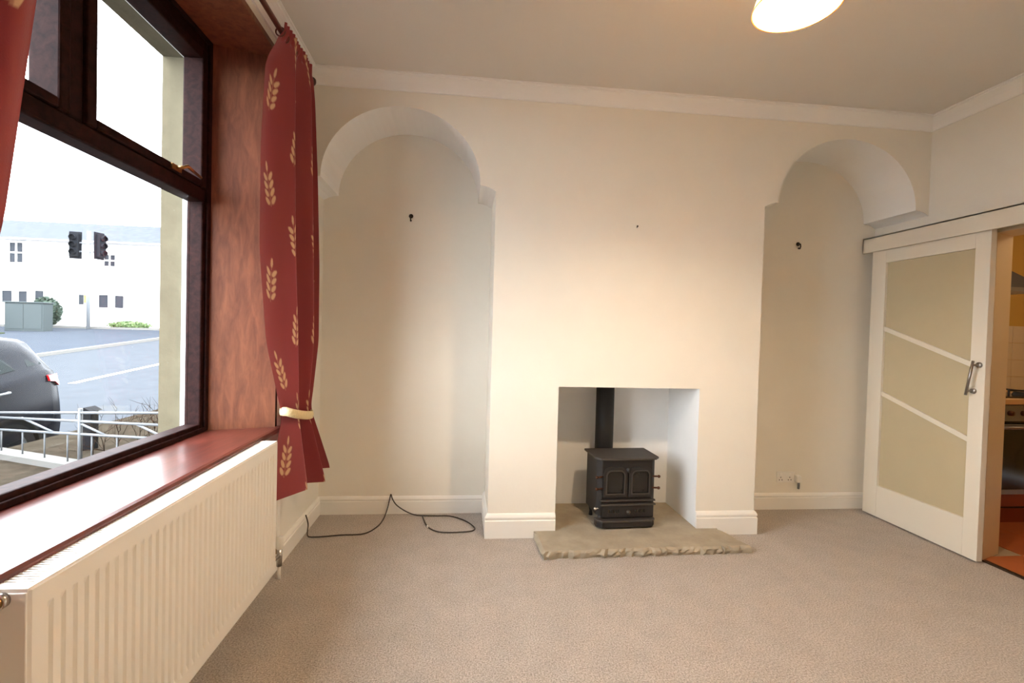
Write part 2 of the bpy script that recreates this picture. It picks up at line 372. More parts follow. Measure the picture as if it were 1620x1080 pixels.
for y0, y1 in ((1.768, GY1), (GY0, 1.70)):
    sh = MB(); z0, z1, b = 2.0, 2.66, .045
    sh.box(-1.375, FX + .018, y0, y0 + b, z0, z1).box(-1.375, FX + .018, y1 - b, y1, z0, z1)
    sh.box(-1.375, FX + .018, y0 + b, y1 - b, z0, z0 + .035).box(-1.375, FX + .018, y0 + b, y1 - b, z1 - b, z1)
    so = sh.build('opening_sash', 'frame', win, .006)
    box('pane', 'glass', so, -1.362, -1.358, y0 + b - .005, y1 - b + .005, z0 + .03, z1 - b + .005)
    hy = y1 - .26 if y0 > 1.7 else y0 + .16
    hd = MB().box(FX + .018, FX + .026, hy - .035, hy + .035, 2.006, 2.030)
    hd.tube([(FX + .022, hy, 2.018), (FX + .05, hy, 2.022), (FX + .058, hy + .02, 2.034), (FX + .058, hy + .13, 2.018)], [.008, .008, .008, .006], 8)
    hd.build('fastener', 'brass', so)
box('pane', 'glass', win, -1.362, -1.358, GY0, GY1, .83, 1.937)
# deep lining
MB().prism([(XL + .004, 2.672), (FX, 2.572), (FX, 2.70), (XL + .004, 2.70)], 'z', .79, 2.765).build('jamb_lining', 'reveal', win)
MB().prism([(XL + .004, .788), (FX, .888), (FX, .76), (XL + .004, .76)], 'z', .79, 2.765).build('jamb_lining', 'reveal', win)
box('head_lining', 'reveal', win, FX, XL + .004, .76, 2.70, 2.742, 2.768)
box('edge_bead', 'frame', win, XL - .004, XL + .006, 2.672, 2.694, .79, 2.768, bevel=.004)
box('edge_bead', 'frame', win, XL - .004, XL + .012, .760, .792, .79, 2.768, bevel=.004)
sp = [(FX, .757), (-.985, .757), (-.972, .760), (-.966, .768), (-.966, .779), (-.972, .787), (-.985, .790), (FX, .790)]
MB().prism(sp, 'y', .66, 2.705).build('window_board', 'mahogany', win)['label'] = 'polished mahogany window board'
mst = MB().box(-1.432, -1.372, 2.592, 2.655, .80, 2.70).box(-1.432, -1.372, .80, .868, .80, 2.70).box(-1.432, -1.372, .868, 2.592, 2.668, 2.705)
mst.build('mastic_strip', 'sash_seal', win)
MB().prism([(-1.60, .60), (-1.375, .60), (-1.375, .735), (-1.60, .705)], 'y', .825, 2.645).build('stone_sill', 'sandstone', win)

# ------------------------------------------------------------------ sliding door and rail
dr = struct(thing('door_1', 'white sliding door with frosted panes and slanting glazing bars', 'door', (3.16, 3.0, .01)))
DX0, DX1, DY0, DY1 = 3.142, 3.182, 2.575, 3.412
PY0, PY1, PZ0, PZ1 = 2.663, 3.292, .248, 1.930
box('stile', 'door_paint', dr, DX0, DX1, DY0, PY0, .012, 2.035, bevel=.002); box('stile', 'door_paint', dr, DX0, DX1, PY1, DY1, .012, 2.035, bevel=.002)
box('rail', 'door_paint', dr, DX0, DX1, PY0, PY1, .012, PZ0, bevel=.002); box('rail', 'door_paint', dr, DX0, DX1, PY0, PY1, PZ1, 2.035, bevel=.002)
bars = [((PY1, 1.436), (PY0, 1.210)), ((PY1, .948), (PY0, .742))]
for a, b in bars:
    MB().prism([(a[0], a[1] - .017), (b[0], b[1] - .017), (b[0], b[1] + .017), (a[0], a[1] + .017)], 'x', DX0 + .006, DX1 - .006).build('glazing_bar', 'door_paint', dr, .002)
zz = [(PZ1, PZ1), (bars[0][0][1], bars[0][1][1]), (bars[1][0][1], bars[1][1][1]), (PZ0, PZ0)]
for (tf, tn), (bf, bn) in zip(zz, zz[1:]):
    MB().prism([(PY1, bf), (PY0, bn), (PY0, tn), (PY1, tf)], 'x', 3.160, 3.166).build('frosted_pane', 'frost', dr)
hb = MB(); A = Vector((DX0 - .05, 2.604, 1.235)); B = Vector((DX0 - .05, 2.640, 1.022))
hb.tube([A, B], .0075, 12)
for t in (.12, .88):
    p = A.lerp(B, t); hb.tube([p, (DX0, p.y, p.z)], .006, 10); hb.lathe([(.0001, -.010), (.016, -.010), (.018, -.004), (.018, 0)], (DX0, p.y, p.z), 'x', 16)
hb.build('handle', 'steel', dr)['label'] = 'slanting brushed steel pull handle'
pel = MB().box(3.118, 3.130, 1.2, 3.482, 2.024, 2.140).box(3.118, XR, 1.2, 3.482, 2.128, 2.140).box(3.118, XR, 3.470, 3.482, 2.050, 2.140)
pel = struct(pel.build('trim_5', 'door_paint', None, .002), 'white boxed pelmet hiding the sliding door track', 'pelmet')
box('track', 'galv', pel, 3.150, 3.175, 1.25, 3.46, 2.05, 2.09)
ln = MB().prism([(XR - .002, OY1 - .016), (XR + .205, OY1 + .061), (XR + .205, OY1 + .080), (XR - .002, OY1 + .004)], 'z', 0, OZ)
ln.box(XR - .002, XR + .205, OY0 - .004, OY0 + .018, 0, OZ).prism([(XR - .002, OY0), (XR + .205, OY0), (XR + .205, OY1 + .07), (XR - .002, OY1 - .01)], 'z', OZ - .018, OZ + .004)
struct(ln.build('trim_6', 'jamb'), 'cream painted lining of the kitchen doorway', 'door lining')
arc = MB().box(XR - .016, XR, OY1 - .012, OY1 + .06, 0, OZ + .03).box(XR - .016, XR, OY0 - .06, OY0 + .012, 0, OZ + .03)
struct(arc.build('trim_7', 'white', None, .003), 'narrow white architrave beside the kitchen doorway', 'architrave')
struct(box('threshold', 'strip', None, XR - .02, XR + .015, OY0, OY1 - .022, 0, .008, bevel=.002), 'dark metal strip where carpet meets kitchen floor', 'threshold')

# ------------------------------------------------------------------ kitchen beyond the doorway
KX0, KX1, KY0, KY1, KZ = XR + .2, 5.6, 1.0, 3.72, 2.5
struct(box('floor_kitchen_base', 'grout', None, XR, KX1, KY0, KY1, -.06, -.004), 'grout bed of the kitchen floor', 'floor')
kf = bpy.data.objects['floor_kitchen_base']
tm = MB().box(0, .327, 0, .327, -.004, .003)
first = None
for i in range(8):
    for j in range(9):
        x, y = XR + .018 + i * .33, KY0 + .01 + j * .33
        if x > KX1 - .3 or y > KY1 - .2 or (x < KX0 and (y < OY0 - .1 or y + .327 > OY1 + .05)): continue
        if first is None: first = tm.build('floor_tile', 'ktile', kf, .002); o = first
        else: o = first.copy(); COL.objects.link(o)
        o.matrix_parent_inverse = Matrix.Identity(4); o.location = (x, y, 0)
struct(box('wall_kitchen_back', 'yellow', None, KX0, KX1, KY1, KY1 + .1, 0, KZ), 'yellow kitchen wall above cream tiles', 'wall')
struct(box('wall_kitchen_right', 'yellow', None, KX1, KX1 + .1, KY0, KY1, 0, KZ), 'yellow kitchen side wall', 'wall')
struct(box('wall_kitchen_front', 'yellow', None, KX0, KX1, KY0 - .1, KY0, 0, KZ), 'yellow kitchen end wall', 'wall')
struct(box('ceiling_kitchen', 'ceil', None, KX0, KX1 + .1, KY0 - .1, KY1 + .1, KZ, KZ + .1), 'kitchen ceiling', 'ceiling')
kb = bpy.data.objects['wall_kitchen_back']
tw = MB().box(0, .145, -.008, 0, 0, .145); first = None
for i in range(14):
    for j in range(4):
        if first is None: first = tw.build('wall_tile', 'tile', kb, .002); o = first
        else: o = first.copy(); COL.objects.link(o)
        o.matrix_parent_inverse = Matrix.Identity(4); o.location = (KX0 + .02 + i * .148, KY1, .915 + j * .148)
KF = 3.12
un = thing('kitchen_unit', 'cherry kitchen cabinet beside the oven', 'cabinet', (3.75, KF, 0))
# the cooker stands at the visible slice, cabinets either side
ck = thing('built_in_oven', 'black glass oven with silver control panel in the kitchen', 'oven', (4.15, KF, 0))
OX0, OX1 = 3.86, 4.46
box('carcass', 'black', ck, OX0, OX1, KF + .02, KY1 - .02, .12, .90)
box('control_panel', 'grey', ck, OX0, OX1, KF, KF + .02, .775, .895, bevel=.003)
od = box('oven_door', 'black', ck, OX0 + .005, OX1 - .005, KF - .012, KF + .02, .27, .735, bevel=.004)
box('door_trim', 'grey', od, OX0 + .005, OX1 - .005, KF - .014, KF - .002, .715, .755, bevel=.003)
box('door_trim', 'grey', od, OX0 + .005, OX1 - .005, KF - .014, KF - .002, .235, .272, bevel=.003)
MB().tube([(OX0 + .05, KF - .045, .735), (OX1 - .05, KF - .045, .735)], .010).build('door_handle', 'steel', od)
for i in range(5): MB().lathe([(.0001, -.025), (.017, -.025), (.02, 0)], (OX0 + .055 + i * .11, KF, .835), 'y', 16).build('control_knob', 'knob', ck)
box('kick_drawer', 'unit', ck, OX0, OX1, KF, KF + .02, .14, .232, bevel=.003)
box('plinth', 'unit', ck, OX0, OX1, KF + .05, KF + .07, 0, .12)
for x0, x1 in ((KX0 + .01, OX0 - .005),):
    box('body', 'unit', un, x0, x1, KF + .02, KY1 - .02, .12, .90); ud = box('door', 'unit', un, x0 + .004, x1 - .004, KF, KF + .02, .14, .89, bevel=.004)
    box('plinth', 'unit', un, x0, x1, KF + .05, KF + .07, 0, .12)
    MB().tube([(x1 - .05, KF - .025, .70), (x1 - .05, KF - .025, .82)], .006).build('handle', 'steel', ud)
un2 = thing('kitchen_unit', 'cherry kitchen cabinet on the far side of the oven', 'cabinet', (4.9, KF, 0))
box('body', 'unit', un2, OX1 + .005, KX1 - .01, KF + .02, KY1 - .02, .12, .90); ud = box('door', 'unit', un2, OX1 + .01, KX1 - .014, KF, KF + .02, .14, .89, bevel=.004)
box('plinth', 'unit', un2, OX1 + .005, KX1 - .01, KF + .05, KF + .07, 0, .12); MB().tube([(OX1 + .06, KF - .025, .70), (OX1 + .06, KF - .025, .82)], .006).build('handle', 'steel', ud)
tag(box('worktop', 'worktop', None, KX0 + .005, KX1 - .005, KF - .025, KY1 - .009, .902, .94, bevel=.004), 'pale beech worktop over the oven', 'worktop')
hob = thing('hob', 'black gas hob set on the beech worktop', 'hob', (4.16, 3.4, .94))
box('hob_plate', 'black', hob, OX0 + .02, OX1 - .02, KF + .04, KF + .54, .94, .952, bevel=.004)
for bx_, by_ in ((4.01, 3.28), (4.31, 3.28), (4.01, 3.52), (4.31, 3.52)):
    MB().lathe([(.0001, .975), (.035, .975), (.045, .952)], (bx_, by_, 0), 'z', 16).build('burner', 'iron', hob)
    MB().box(bx_ - .10, bx_ + .10, by_ - .005, by_ + .005, .98, .992).box(bx_ - .005, bx_ + .005, by_ - .10, by_ + .10, .98, .992).box(bx_ - .10, bx_ - .09, by_ - .005, by_ + .005, .952, .98).box(bx_ + .09, bx_ + .10, by_ - .005, by_ + .005, .952, .98).build('pan_support', 'iron', hob)
hd = thing('cooker_hood', 'dark grey chimney cooker hood over the hob', 'cooker hood', (4.16, 3.55, 1.74))
hm = MB(); b0, b1 = [(OX0, KF + .12), (OX1, KF + .12), (OX1, KY1 - .01), (OX0, KY1 - .01)], [(4.04, 3.44), (4.28, 3.44), (4.28, KY1 - .01), (4.04, KY1 - .01)]
hm.add([(x, y, 1.78) for x, y in b0] + [(x, y, 1.98) for x, y in b1], [(0, 1, 2, 3), (0, 1, 5, 4), (1, 2, 6, 5), (2, 3, 7, 6), (3, 0, 4, 7), (4, 5, 6, 7)])
hm.build('canopy', 'hood', hd); box('lip', 'grey', hd, OX0, OX1, KF + .12, KY1 - .01, 1.75, 1.782, bevel=.003); box('chimney', 'hood', hd, 4.05, 4.27, 3.46, KY1 - .01, 1.98, KZ)
kl = thing('kitchen_ceiling_light', 'round flush light on the kitchen ceiling', 'ceiling light', (4.3, 2.2, KZ))
MB().lathe([(.13, KZ), (.13, KZ - .03), (.10, KZ - .07), (.0001, KZ - .085)], (4.3, 2.2, 0)).build('diffuser', emit('kitchen_diffuser', (1, .8, .55, 1), 3), kl)
L = bpy.data.lights.new('kitchen_lamp', 'POINT'); L.energy = KITCHEN_W; L.color = (1, .74, .45); L.shadow_soft_size = .1
Lo = bpy.data.objects.new('kitchen_lamp', L); COL.objects.link(Lo); Lo.location = (4.3, 2.2, KZ - .2); Lo.parent = kl; Lo.matrix_parent_inverse = parent_inv(kl)

# ================================================================== THINGS IN THE ROOM
# ------------------------------------------------------------------ hearth slab
rnd = random.Random(3)
outline = []
def seg(a, b, n, jit):
    for i in range(n):
        t = i / n; outline.append((a[0] + (b[0] - a[0]) * t + rnd.uniform(-jit, jit), a[1] + (b[1] - a[1]) * t + rnd.uniform(-jit, jit)))
seg((FX0 + .003, FY - .003), (FX0 + .003, YB - .022), 2, 0); seg((FX0 + .003, YB - .022), (.487, YB - .022), 2, 0)
seg((.487, YB - .022), (.498, 2.745), 6, .002); seg((.498, 2.745), (1.800, 2.775), 60, .009)
seg((1.812, 2.775), (1.785, 2.86), 4, .008); seg((1.785, 2.86), (1.765, 2.97), 5, .007); seg((1.765, 2.97), (1.735, YB - .022), 3, .004)
seg((1.735, YB - .022), (FX1 - .003, YB - .022), 2, 0); seg((FX1 - .003, YB - .022), (FX1 - .003, FY - .003), 2, 0); outline.append((FX1 - .003, FY - .003))
n = len(outline); vs = []
cx, cy = 1.12, 3.15
for lev, (z, ins) in enumerate(((.0, .004), (.020, -.004), (.036, .0), (HZ, .014))):
    for i, (x, y) in enumerate(outline):
        rough = 1 if (y < YB - .03) else 0
        j = rnd.uniform(-.010, .008) * rough if 0 < lev < 3 else 0
        dx, dy = x - cx, y - cy; l_ = math.hypot(dx, dy)
        k = (ins * rough + j) / l_
        vs.append((x - dx * k, y - dy * k, z + (rnd.uniform(-.003, .003) * rough if lev == 2 else 0)))
fs = [(l * n + i, l * n + (i + 1) % n, (l + 1) * n + (i + 1) % n, (l + 1) * n + i) for l in range(3) for i in range(n)]
fs += [tuple(range(3 * n, 4 * n)), tuple(range(n - 1, -1, -1))]
hearth = MB().add(vs, fs).build('hearth_slab', 'stone_hearth')
tag(hearth, 'rough-edged sandstone hearth slab under the black stove', 'hearth')

# ------------------------------------------------------------------ stove
sv = thing('wood_stove', 'black cast iron stove with twin glazed doors on the stone hearth', 'stove', (1.115, 3.215, HZ), math.radians(2.5), local=True)
SW, SD, SH = .205, .125, .468      # half width, half depth, height
bd = MB().prism([(-SW, SD), (-SW, -SD + .03), (-SW + .03, -SD), (SW - .03, -SD), (SW, -SD + .03), (SW, SD)], 'z', .075, SH - .014)
bd.build('body', 'iron', sv, .004)
tp = [(-SW - .02, SD + .01), (-SW - .02, -SD + .02), (-SW + .012, -SD - .022), (-SW + .06, -SD - .03), (SW - .06, -SD - .03), (SW - .012, -SD - .022), (SW + .02, -SD + .01), (SW + .02, SD + .01)]
MB().prism(tp, 'z', SH - .014, SH).build('top_plate', 'iron_top', sv, .004)
YFr = -SD
def arch_poly(x0, x1, z0, z1, r=.045, n=6):
    pts = [(x0, z0), (x1, z0)]
    pts += [(x1 - r + r * math.cos(PI / 2 * i / n), z1 - r + r * math.sin(PI / 2 * i / n)) for i in range(n + 1)]
    pts += [(x0 + r - r * math.sin(PI / 2 * i / n), z1 - r + r * math.cos(PI / 2 * i / n)) for i in range(n + 1)]
    return pts
def ring(outer, inner, y0, y1):
    n = len(outer); q = MB(); vs = [(p[0], y, p[1]) for y in (y0, y1) for p in outer] + [(p[0], y, p[1]) for y in (y0, y1) for p in inner]; fs = []
    for i in range(n):
        j = (i + 1) % n
        fs += [(i, j, n + j, n + i), (2 * n + i, 3 * n + i, 3 * n + j, 2 * n + j), (i, 2 * n + i, 2 * n + j, j), (n + i, n + j, 3 * n + j, 3 * n + i)]
    return q.add(vs, fs)
for sx in (-1, 1):
    x0, x1 = (-.170, -.006) if sx < 0 else (.006, .170)
    d = ring(arch_poly(x0, x1, .205, .405), arch_poly(x0 + .022, x1 - .022, .228, .380, .03), YFr - .018, YFr - .001).build('door', 'iron', sv, .003)
    MB().prism(arch_poly(x0 + .018, x1 - .018, .224, .384, .03), 'y', YFr - .008, YFr - .004).build('door_glass', 'stove_glass', d)
    ring(arch_poly(x0 + .016, x1 - .016, .222, .386, .034), arch_poly(x0 + .024, x1 - .024, .230, .378, .03), YFr - .022, YFr - .017).build('door_bead', 'iron_top', d)
    for z in (.262, .340):
        k = MB().tube([(sx * (SW - .035), YFr - .004, z), (sx * (SW + .006), YFr - .012, z)], .006, 8); k.ball((sx * (SW + .012), YFr - .014, z), .0105, 8)
        k.build('hinge_knob', 'knob', d)
MB().lathe([(.0001, -.02), (.014, -.02), (.016, 0)], (0, YFr - .012, .385), 'y', 14).build('door_catch', 'iron', sv)
box('ledge', 'iron_top', sv, -SW + .018, SW - .01, YFr - .020, YFr, .176, .186, bevel=.002)
box('ledge', 'iron_top', sv, -SW + .018, SW - .01, YFr - .026, YFr, .148, .160, bevel=.003)
ad = box('ash_door', 'iron', sv, -SW + .03, SW - .02, YFr - .016, YFr, .068, .148, bevel=.003)
for i in range(5):
    for c in (-.095, .085):
        box('air_slot', 'black', ad, c - .032 + i * .016 - .004, c - .032 + i * .016 + .004, YFr - .0175, YFr - .012, .10, .122)
MB().lathe([(.0001, -.03), (.012, -.028), (.014, -.016), (.006, -.012), (.006, 0)], (0, YFr - .014, .11), 'y', 14).build('air_knob', 'iron_top', ad)
lp = [(-SW - .012, YFr + .03), (-SW - .010, YFr - .02), (-SW + .022, YFr - .05), (SW - .04, YFr - .05), (SW - .012, YFr - .02), (SW - .012, YFr + .02)]
MB().prism(lp, 'z', .045, .060).build('ash_lip', 'iron_top', sv, .003)
MB().prism([(x * .99, y * .95 - .004) for x, y in lp], 'z', .012, .045).build('base_skirt', 'iron', sv, .003)
for sx in (-1, 1):
    for sy in (-1, 1): MB().lathe([(.014, 0), (.010, .03), (.018, .075)], (sx * (SW - .03), sy * (SD - .025), .0), 'z', 12, True).build('leg', 'iron', sv)
kb_ = MB().tube([(-SW + .01, YFr - .012, .135), (-SW - .016, YFr - .02, .135)], .006, 8); kb_.ball((-SW - .02, YFr - .021, .135), .011, 8); kb_.build('ash_door_knob', 'chrome', sv)
fl = MB().lathe([(.066, .24), (.066, FZ - HZ - .001)], (-.055, .205, 0), 'z', 28, True); flo = fl.build('flue_pipe', 'flue', sv)
MB().lathe([(.060, SD - .005), (.060, .200)], (-.055, 0, .32), 'y', 24).build('flue_spigot', 'iron', flo)

# ------------------------------------------------------------------ radiator
RX, RY0, RY1, RZ0, RZ1 = -.888, 1.082, 2.425, .125, .770
rad = thing('radiator', 'white double panel radiator under the window sill', 'radiator', (-.94, 1.75, 0))
pitch = .0336; nr = int((RY1 - RY0 - .05) / pitch); y_s = RY0 + (RY1 - RY0 - nr * pitch) / 2
ys = [RY0, RY0 + .006]; hs = [-.006, 0]
pr = [(0, 0), (.22, 0), (.36, -.0065), (.64, -.0065), (.78, 0)]
for i in range(nr):
    for t, h in pr: ys.append(y_s + (i + t) * pitch); hs.append(h)
ys += [y_s + nr * pitch, RY1 - .006, RY1]; hs += [0, 0, -.006]
zs = [(RZ0, 0, -.006), (RZ0 + .006, 0, 0), (RZ0 + .050, 0, 0), (RZ0 + .066, 1, 0), (RZ1 - .066, 1, 0), (RZ1 - .050, 0, 0), (RZ1 - .004, 0, 0), (RZ1, 0, -.006)]
def panel(xf, sgn):
    q = MB(); vs = []
    for z, k, e in zs:
        for y, h in zip(ys, hs):
            edge = y in (RY0, RY1)
            vs.append((xf + sgn * (h * k if not edge else -.006) + sgn * e * (not edge), y, z))
    n = len(ys); fs = [(a * n + i, a * n + i + 1, (a + 1) * n + i + 1, (a + 1) * n + i) for a in range(len(zs) - 1) for i in range(n - 1)]
    q.add(vs, fs); return q
panel(RX, 1).build('front_panel', 'rad', rad)
box('front_panel_back', 'rad', rad, RX - .018, RX - .0125, RY0 + .004, RY1 - .004, RZ0 + .004, RZ1 - .004)
box('rear_panel', 'rad', rad, RX - .100, RX - .086, RY0 + .004, RY1 - .004, RZ0, RZ1 - .004, bevel=.003)
fin = MB()
for i in range(60):
    y = RY0 + .03 + i * (RY1 - RY0 - .06) / 59; fin.box(RX - .085, RX - .019, y - .0008, y + .0008, RZ0 + .05, RZ1 - .05)
fin.build('convector_fins', 'rad', rad)
gr = MB().box(RX - .104, RX - .096, RY0, RY1, RZ1 - .008, RZ1 + .002).box(RX - .014, RX - .004, RY0, RY1, RZ1 - .008, RZ1 + .002)
gr.box(RX - .097, RX - .013, RY0, RY0 + .022, RZ1 - .008, RZ1 + .002).box(RX - .097, RX - .013, RY1 - .022, RY1, RZ1 - .008, RZ1 + .002)
ng = 118
for i in range(ng):
    y = RY0 + .026 + i * (RY1 - RY0 - .052) / (ng - 1); gr.box(RX - .097, RX - .013, y - .0032, y + .0032, RZ1 - .006, RZ1 + .001)
gr.build('top_grille', 'rad', rad)
for y0, y1, nm in ((RY0 - .004, RY0 + .001, 'side_panel'), (RY1 - .001, RY1 + .004, 'side_panel')):
    box(nm, 'rad', rad, RX - .104, RX - .004, y0, y1, RZ0 + .01, RZ1 - .006, bevel=.002)
vp = MB().lathe([(.0001, -.022), (.009, -.022), (.011, -.018), (.013, -.010), (.013, 0)], (-.936, RY0 - .004, .752), 'y', 20); vp.build('bleed_plug', 'brass', rad)
MB().lathe([(.013, -.014), (.0165, -.014), (.0165, 0), (.013, 0)], (-.936, RY0 - .004, .752), 'y', 20).build('plug_ring', 'chrome', rad)
VY = 2.60
MB().tube([(-.935, RY1 + .002, .150), (-.935, VY, .125)], .010, 12).build('valve_tail', 'chrome', rad)
MB().tube([(-.935, VY, .160), (-.935, VY, .070)], .014, 12).build('valve', 'chrome', rad)
MB().lathe([(.015, .160), (.019, .168), (.019, .215), (.014, .226), (.0001, .228)], (-.935, VY, 0), 'z', 16).build('valve_cap', 'plastic', rad)
MB().tube([(-.935, VY, .075), (-.935, VY, .001)], .0085, 10).build('supply_pipe', 'rad', rad)
box('pipe_casing', 'rad', rad, -.976, -.946, VY - .005, VY + .035, .20, .72, bevel=.004)
MB().tube([(-.961, VY + .015, .20), (-.961, VY + .015, .128)], .008, 10).build('riser_pipe', 'brass', rad)

# ------------------------------------------------------------------ curtain pole
PX, PZ = -.900, 2.738
cp = thing('curtain_pole', 'reddish brown wooden curtain pole above the window', 'curtain pole', (PX, 1.7, PZ))
MB().tube([(PX, .58, PZ), (PX, 2.82, PZ)], .0125, 14).build('rod', 'pole', cp)
for y, s_ in ((2.82, 1), (.58, -1)):
    MB().lathe([(.013, 0), (.017, .004), (.017, .012), (.011, .016), (.011, .022), (.022, .034), (.026, .048), (.022, .062), (.0001, .070)] if s_ > 0 else [(.013, 0), (.017, -.004), (.017, -.012), (.011, -.016), (.011, -.022), (.022, -.034), (.026, -.048), (.022, -.062), (.0001, -.070)], (PX, y, PZ), 'y', 18).build('finial', 'finial', cp)
for y in (2.775, .66):
    MB().tube([(XL, y, PZ), (PX - .012, y, PZ)], .010, 10).lathe([(.03, 0), (.03, .008), (.012, .014)], (XL + .0005, y, PZ), 'x', 16).build('bracket', 'pole', cp)
for y in [2.40 + i * .055 for i in range(7)] + [.70 + i * .055 for i in range(7)]:
    pts = [(PX + .021 * math.cos(t), y, PZ + .021 * math.sin(t) - .008) for t in [2 * PI * k / 16 for k in range(17)]]
    MB().tube(pts, .0035, 6, False).build('ring', 'pole', cp)

# ------------------------------------------------------------------ curtains
def sprig_mask(sm, tm):
    out = np.zeros_like(sm); PS, PT = .20, .46
    for di in (-1, 0, 1):
        for dj in (-1, 0, 1):
            i0 = np.floor(sm / PS) + di; j0 = np.floor(tm / PT) + dj
            cx_ = (i0 + .5) * PS; cy_ = (j0 + .5 + np.where(np.mod(i0, 2) > .5, .5, 0)) * PT
            x, y = sm - cx_, tm - cy_
            ang = np.where(np.mod(i0 + j0, 2) > .5, .25, -.2)
            x, y = x * np.cos(ang) + y * np.sin(ang), -x * np.sin(ang) + y * np.cos(ang)
            x = x - .25 * y * y * 4 * .1
            for k in range(4):
                for sg in (-1, 1):
                    lx, ly, a = sg * .026, -.065 + k * .038, sg * .75
                    dx, dy = x - lx, y - ly
                    u = dx * math.sin(a) + dy * math.cos(a); v = dx * math.cos(a) - dy * math.sin(a)
                    d = (u / .025) ** 2 + (v / (.0105 * (1.15 - np.clip(u, -.03, .03) * 6))) ** 2
                    out = np.maximum(out, np.clip((1.25 - d) / .5, 0, 1))
            d = (x / .010) ** 2 + ((y - .096) / .024) ** 2; out = np.maximum(out, np.clip((1.25 - d) / .5, 0, 1))
            stem = (np.abs(x) < .0022) & (y > -.10) & (y < .09); out = np.maximum(out, stem * .45)
    return out

def lerp_keys(keys, z):
    ks = sorted(keys); zz_ = [k[0] for k in ks]
    return [np.interp(z, zz_, [k[i] for k in ks]) for i in range(1, len(ks[0]))]

def make_curtain(name, label, keys, z_top, z_bot, nf, phase, ns, nt, width, mir=1):
    s = np.linspace(0, 1, ns); z = np.linspace(z_top, z_bot, nt)
    Sg, Zg = np.meshgrid(s, z)
    xc, yc, hw, am = [np.repeat(a[:, None], ns, 1) for a in lerp_keys(keys, z)]
    # smooth the key interpolation along the height
    def sm_(a):
        k = max(3, nt // 22); ker = np.ones(k) / k
        c = np.convolve(np.pad(a[:, 0], (k // 2, k - 1 - k // 2), mode='edge'), ker, 'valid'); return np.repeat(c[:, None], ns, 1)
    xc, yc, hw, am = sm_(xc), sm_(yc), sm_(hw), sm_(am)
    ph = 2 * PI * nf * Sg ** 1.3 + phase
    wob = .35 * np.sin(2 * PI * 1.7 * Sg + 1.1 + .6 * Zg)
    fold = np.sin(ph + wob + .25 * np.sin(2.2 * Zg + 5 * Sg)) * (1 + .3 * np.sin(2 * PI * 1.3 * Sg + 2)) 
    top = np.clip((Zg - (z_top - .07)) / .03, 0, 1)
    X = xc + am * fold * (1 - .75 * top) + top * .010 * np.sin(2 * PI * nf * 5 * Sg)
    Y = yc + mir * hw * (2 * Sg - 1) + mir * .35 * am * np.cos(ph + wob) * (1 - top)
    edge = .012 * np.sin(ph * .5 + 1.0) * np.clip((z_bot + .35 - Zg) / .35, 0, 1)
    Z = Zg + edge
    V = np.stack([X, Y, Z], -1).reshape(-1, 3)
    ii = np.arange((nt - 1) * (ns - 1)); a = (ii // (ns - 1)) * ns + ii % (ns - 1)
    Fc = np.stack([a, a + 1, a + ns + 1, a + ns], -1)
    me = bpy.data.meshes.new('cloth'); me.vertices.add(len(V)); me.vertices.foreach_set('co', V.ravel())
    me.loops.add(Fc.size); me.loops.foreach_set('vertex_index', Fc.ravel()); me.polygons.add(len(Fc))
    me.polygons.foreach_set('loop_start', np.arange(0, Fc.size, 4)); me.polygons.foreach_set('use_smooth', np.ones(len(Fc), bool)); me.update(calc_edges=True)
    at = me.attributes.new('print', 'FLOAT', 'POINT'); at.data.foreach_set('value', sprig_mask(Sg * width - .01, Zg - z_bot + .03).ravel().astype(np.float32))
    me.materials.append(M['fabric'])
    root = thing(name, label, 'curtain', (float(xc.mean()), float(yc.mean()), z_bot))
    o = bpy.data.objects.new('cloth', me); COL.objects.link(o); o.parent = root; o.matrix_parent_inverse = parent_inv(root)
    # narrow pale lining hem along the bottom and the window-side edge
    row = V.reshape(nt, ns, 3)[-1]; hem = MB(); st_ = max(1, ns // 90)
    pts = row[::st_]; vs = []
    for p in pts: vs += [(p[0] - .003, p[1], p[2] - .002), (p[0] - .003, p[1], p[2] + .010), (p[0] - .007, p[1], p[2] + .010), (p[0] - .007, p[1], p[2] - .002)]
    k = len(pts); hem.add(vs, [(4 * i + q, 4 * i + 4 + q, 4 * i + 4 + (q + 1) % 4, 4 * i + (q + 1) % 4) for i in range(k - 1) for q in range(4)])
    hem.build('hem', 'hem', root)
    return root
# keys: z, xc, yc, half width along the pole, fold amplitude
right_keys = [(2.78, -.874, 2.585, .190, .014), (2.70, -.878, 2.59, .195, .020), (2.60, -.905, 2.62, .225, .046), (2.2, -.908, 2.645, .265, .052), (1.7, -.905, 2.67, .285, .054), (1.25, -.905, 2.72, .25, .052),
              (.95, -.905, 2.75, .17, .036), (.86, -.905, 2.76, .145, .028), (.76, -.900, 2.77, .185, .042), (.43, -.875, 2.82, .31, .066)]
make_curtain('curtain', 'full red leaf-patterned curtain tied back between window and alcove', right_keys, 2.775, .43, 2.6, -1.75, 230, 440, 1.05)
left_keys = [(2.78, -.872, .86, .20, .014), (2.70, -.876, .86, .20, .020), (2.58, -.905, .85, .22, .045), (2.3, -.91, .83, .25, .05), (2.0, -.91, .80, .26, .05), (1.5, -.92, .75, .24, .05), (.95, -.925, .67, .15, .04), (.84, -.925, .66, .13, .038), (.43, -.90, .64, .24, .07)]
make_curtain('curtain', 'red curtain at the left edge of the picture beside the window', left_keys, 2.775, .43, 3.6, 1.0, 160, 300, 1.15, -1)
